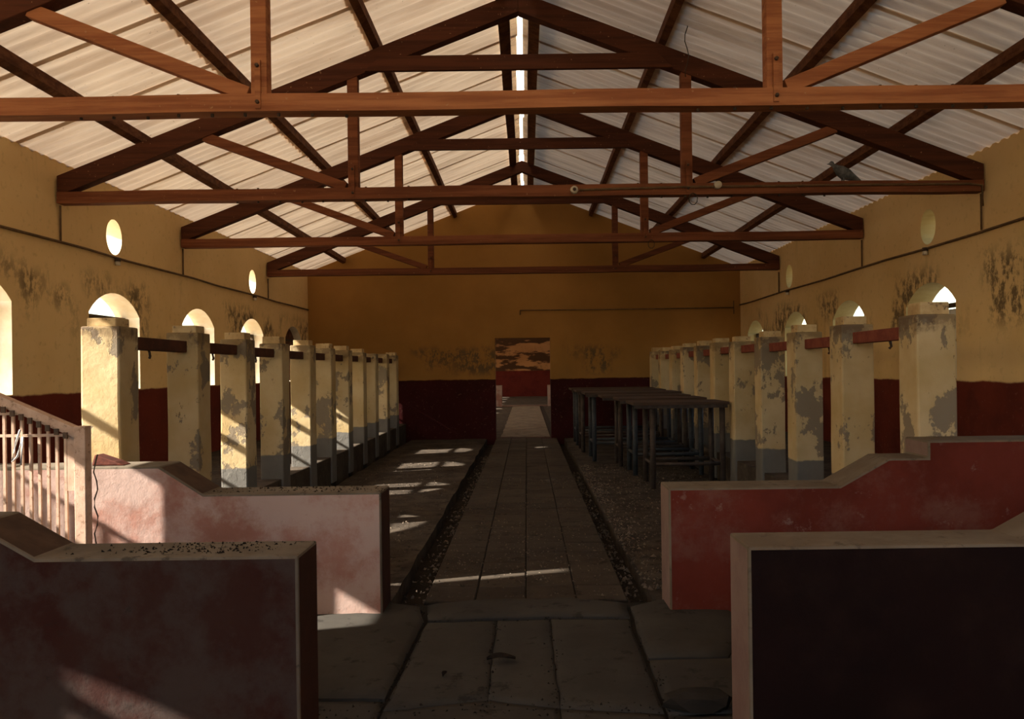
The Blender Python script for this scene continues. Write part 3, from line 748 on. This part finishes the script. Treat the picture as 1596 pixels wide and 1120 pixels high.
# ------------------------------------------------------------------ debris
def crumbs(name, spots, mat, label):
    bm = bmesh.new()
    for (x, y, z, s) in spots:
        vs = [bm.verts.new((x + s * random.uniform(-1, 1), y + s * random.uniform(-1, 1), z)) for _ in range(3)]
        t = bm.verts.new((x, y, z + s * random.uniform(.4, 1.0)))
        for a, b in ((0, 1), (1, 2), (2, 0)): bm.faces.new((vs[a], vs[b], t))
    o = from_bm(name, bm, mat); tag(o, label, 'debris', None, 'stuff'); return o
sp = []
for _ in range(1500):
    y = random.uniform(5.2, 12); sp.append((.79 + abs(random.gauss(0, .09)), y, random.uniform(-.012, .006), random.uniform(.008, .028)) if _ % 3 else (random.uniform(.66, .79), y, -.12, random.uniform(.01, .03)))
for _ in range(500):
    y = random.uniform(5.2, 14); sp.append((random.gauss(-.76, .05), y, -.11 + random.uniform(0, .05), random.uniform(.01, .028)))
crumbs('gutter_rubble', sp, 'rubble', 'plaster crumbs and grit lying in the gutters')
sp = []
for _ in range(1800):
    y = random.choice((5.6, 6.3, 7.2, 8.6, 10.3)) + random.gauss(0, .35); sp.append((random.uniform(-.66, .6), max(5.1, y), .001, random.uniform(.004, .014)))
for _ in range(2200): sp.append((random.uniform(.85, 2.4), random.uniform(5.2, 12), .004, random.uniform(.005, .022)))
for _ in range(1200): sp.append((random.uniform(-2.4, -.95), random.uniform(5.2, 13), .006, random.uniform(.005, .018)))
crumbs('floor_grit', sp, 'rubble', 'fine grit and chips scattered over the floor and path')
sp = [(random.gauss(-1.32, .17), random.uniform(3.05, 3.24), .790, random.uniform(.003, .012)) for _ in range(240)]
sp += [(random.gauss(-1.45, .3), random.uniform(4.74, 4.95), .765, random.uniform(.003, .012)) for _ in range(220)]
sl_ = [(random.choice((-.65, .60, .12, -.2)) + random.gauss(0, .035), random.uniform(3.3, 4.95), .0, random.uniform(.003, .013)) for _ in range(500)] + [(random.uniform(-1.3, 1.6), random.choice((4.64, 3.42, 3.99, 3.36)) + random.gauss(0, .03), .0, random.uniform(.003, .012)) for _ in range(400)]
crumbs('joint_grit', sl_, 'leaf', 'dark grit gathered along the joints of the foreground slabs')
crumbs('wall_top_dirt', sp, 'leaf', 'dark dirt and leaf bits on the tops of the left low walls')
def leaf(loc, L, ang, label):
    bm = bmesh.new(); rows = []
    for k in range(7):
        t = k / 6; wd = L * .22 * math.sin(math.pi * min(.98, t * .9 + .06)); zz = .012 + .03 * math.sin(t * 3.0 + .5) * L * 3
        rows.append([bm.verts.new((loc[0] + (t - .5) * L * math.cos(ang) - s * wd * math.sin(ang), loc[1] + (t - .5) * L * math.sin(ang) + s * wd * math.cos(ang), loc[2] + zz + abs(s) * .012)) for s in (-1, 0, 1)])
    for a, b in zip(rows, rows[1:]):
        for q in range(2): bm.faces.new((a[q], a[q + 1], b[q + 1], b[q]))
    o = from_bm('dead_leaf', bm, 'leaf'); md = o.modifiers.new('thick', 'SOLIDIFY'); md.thickness = .004
    tag(o, label, 'leaf'); return o
leaf((-.15, 3.94, .006), .15, .25, 'dark curled dead leaf on the middle foreground slab')
leaf((-.42, 3.75, .006), .06, 1.4, 'small dark leaf scrap left of the curled leaf')

# ------------------------------------------------------------------ ground outside
def gplane(name, x0, x1, y0, y1, z, label):
    bm = bmesh.new(); v = [bm.verts.new(p) for p in ((x0, y0, z), (x1, y0, z), (x1, y1, z), (x0, y1, z))]; bm.faces.new(v)
    o = from_bm(name, bm, 'earth'); tag(o, label, None, None, 'structure')
gplane('ground', XR + TH, 160, -160, 200, -.1, 'bare earth yard outside the right wall')
gplane('ground', XL - TH, XR + TH, -160, Y0 - .3, -.1, 'bare earth yard in front of the building')
gplane('ground', -160, XL - TH, -160, 200, .55, 'bare earth bank outside the left wall')
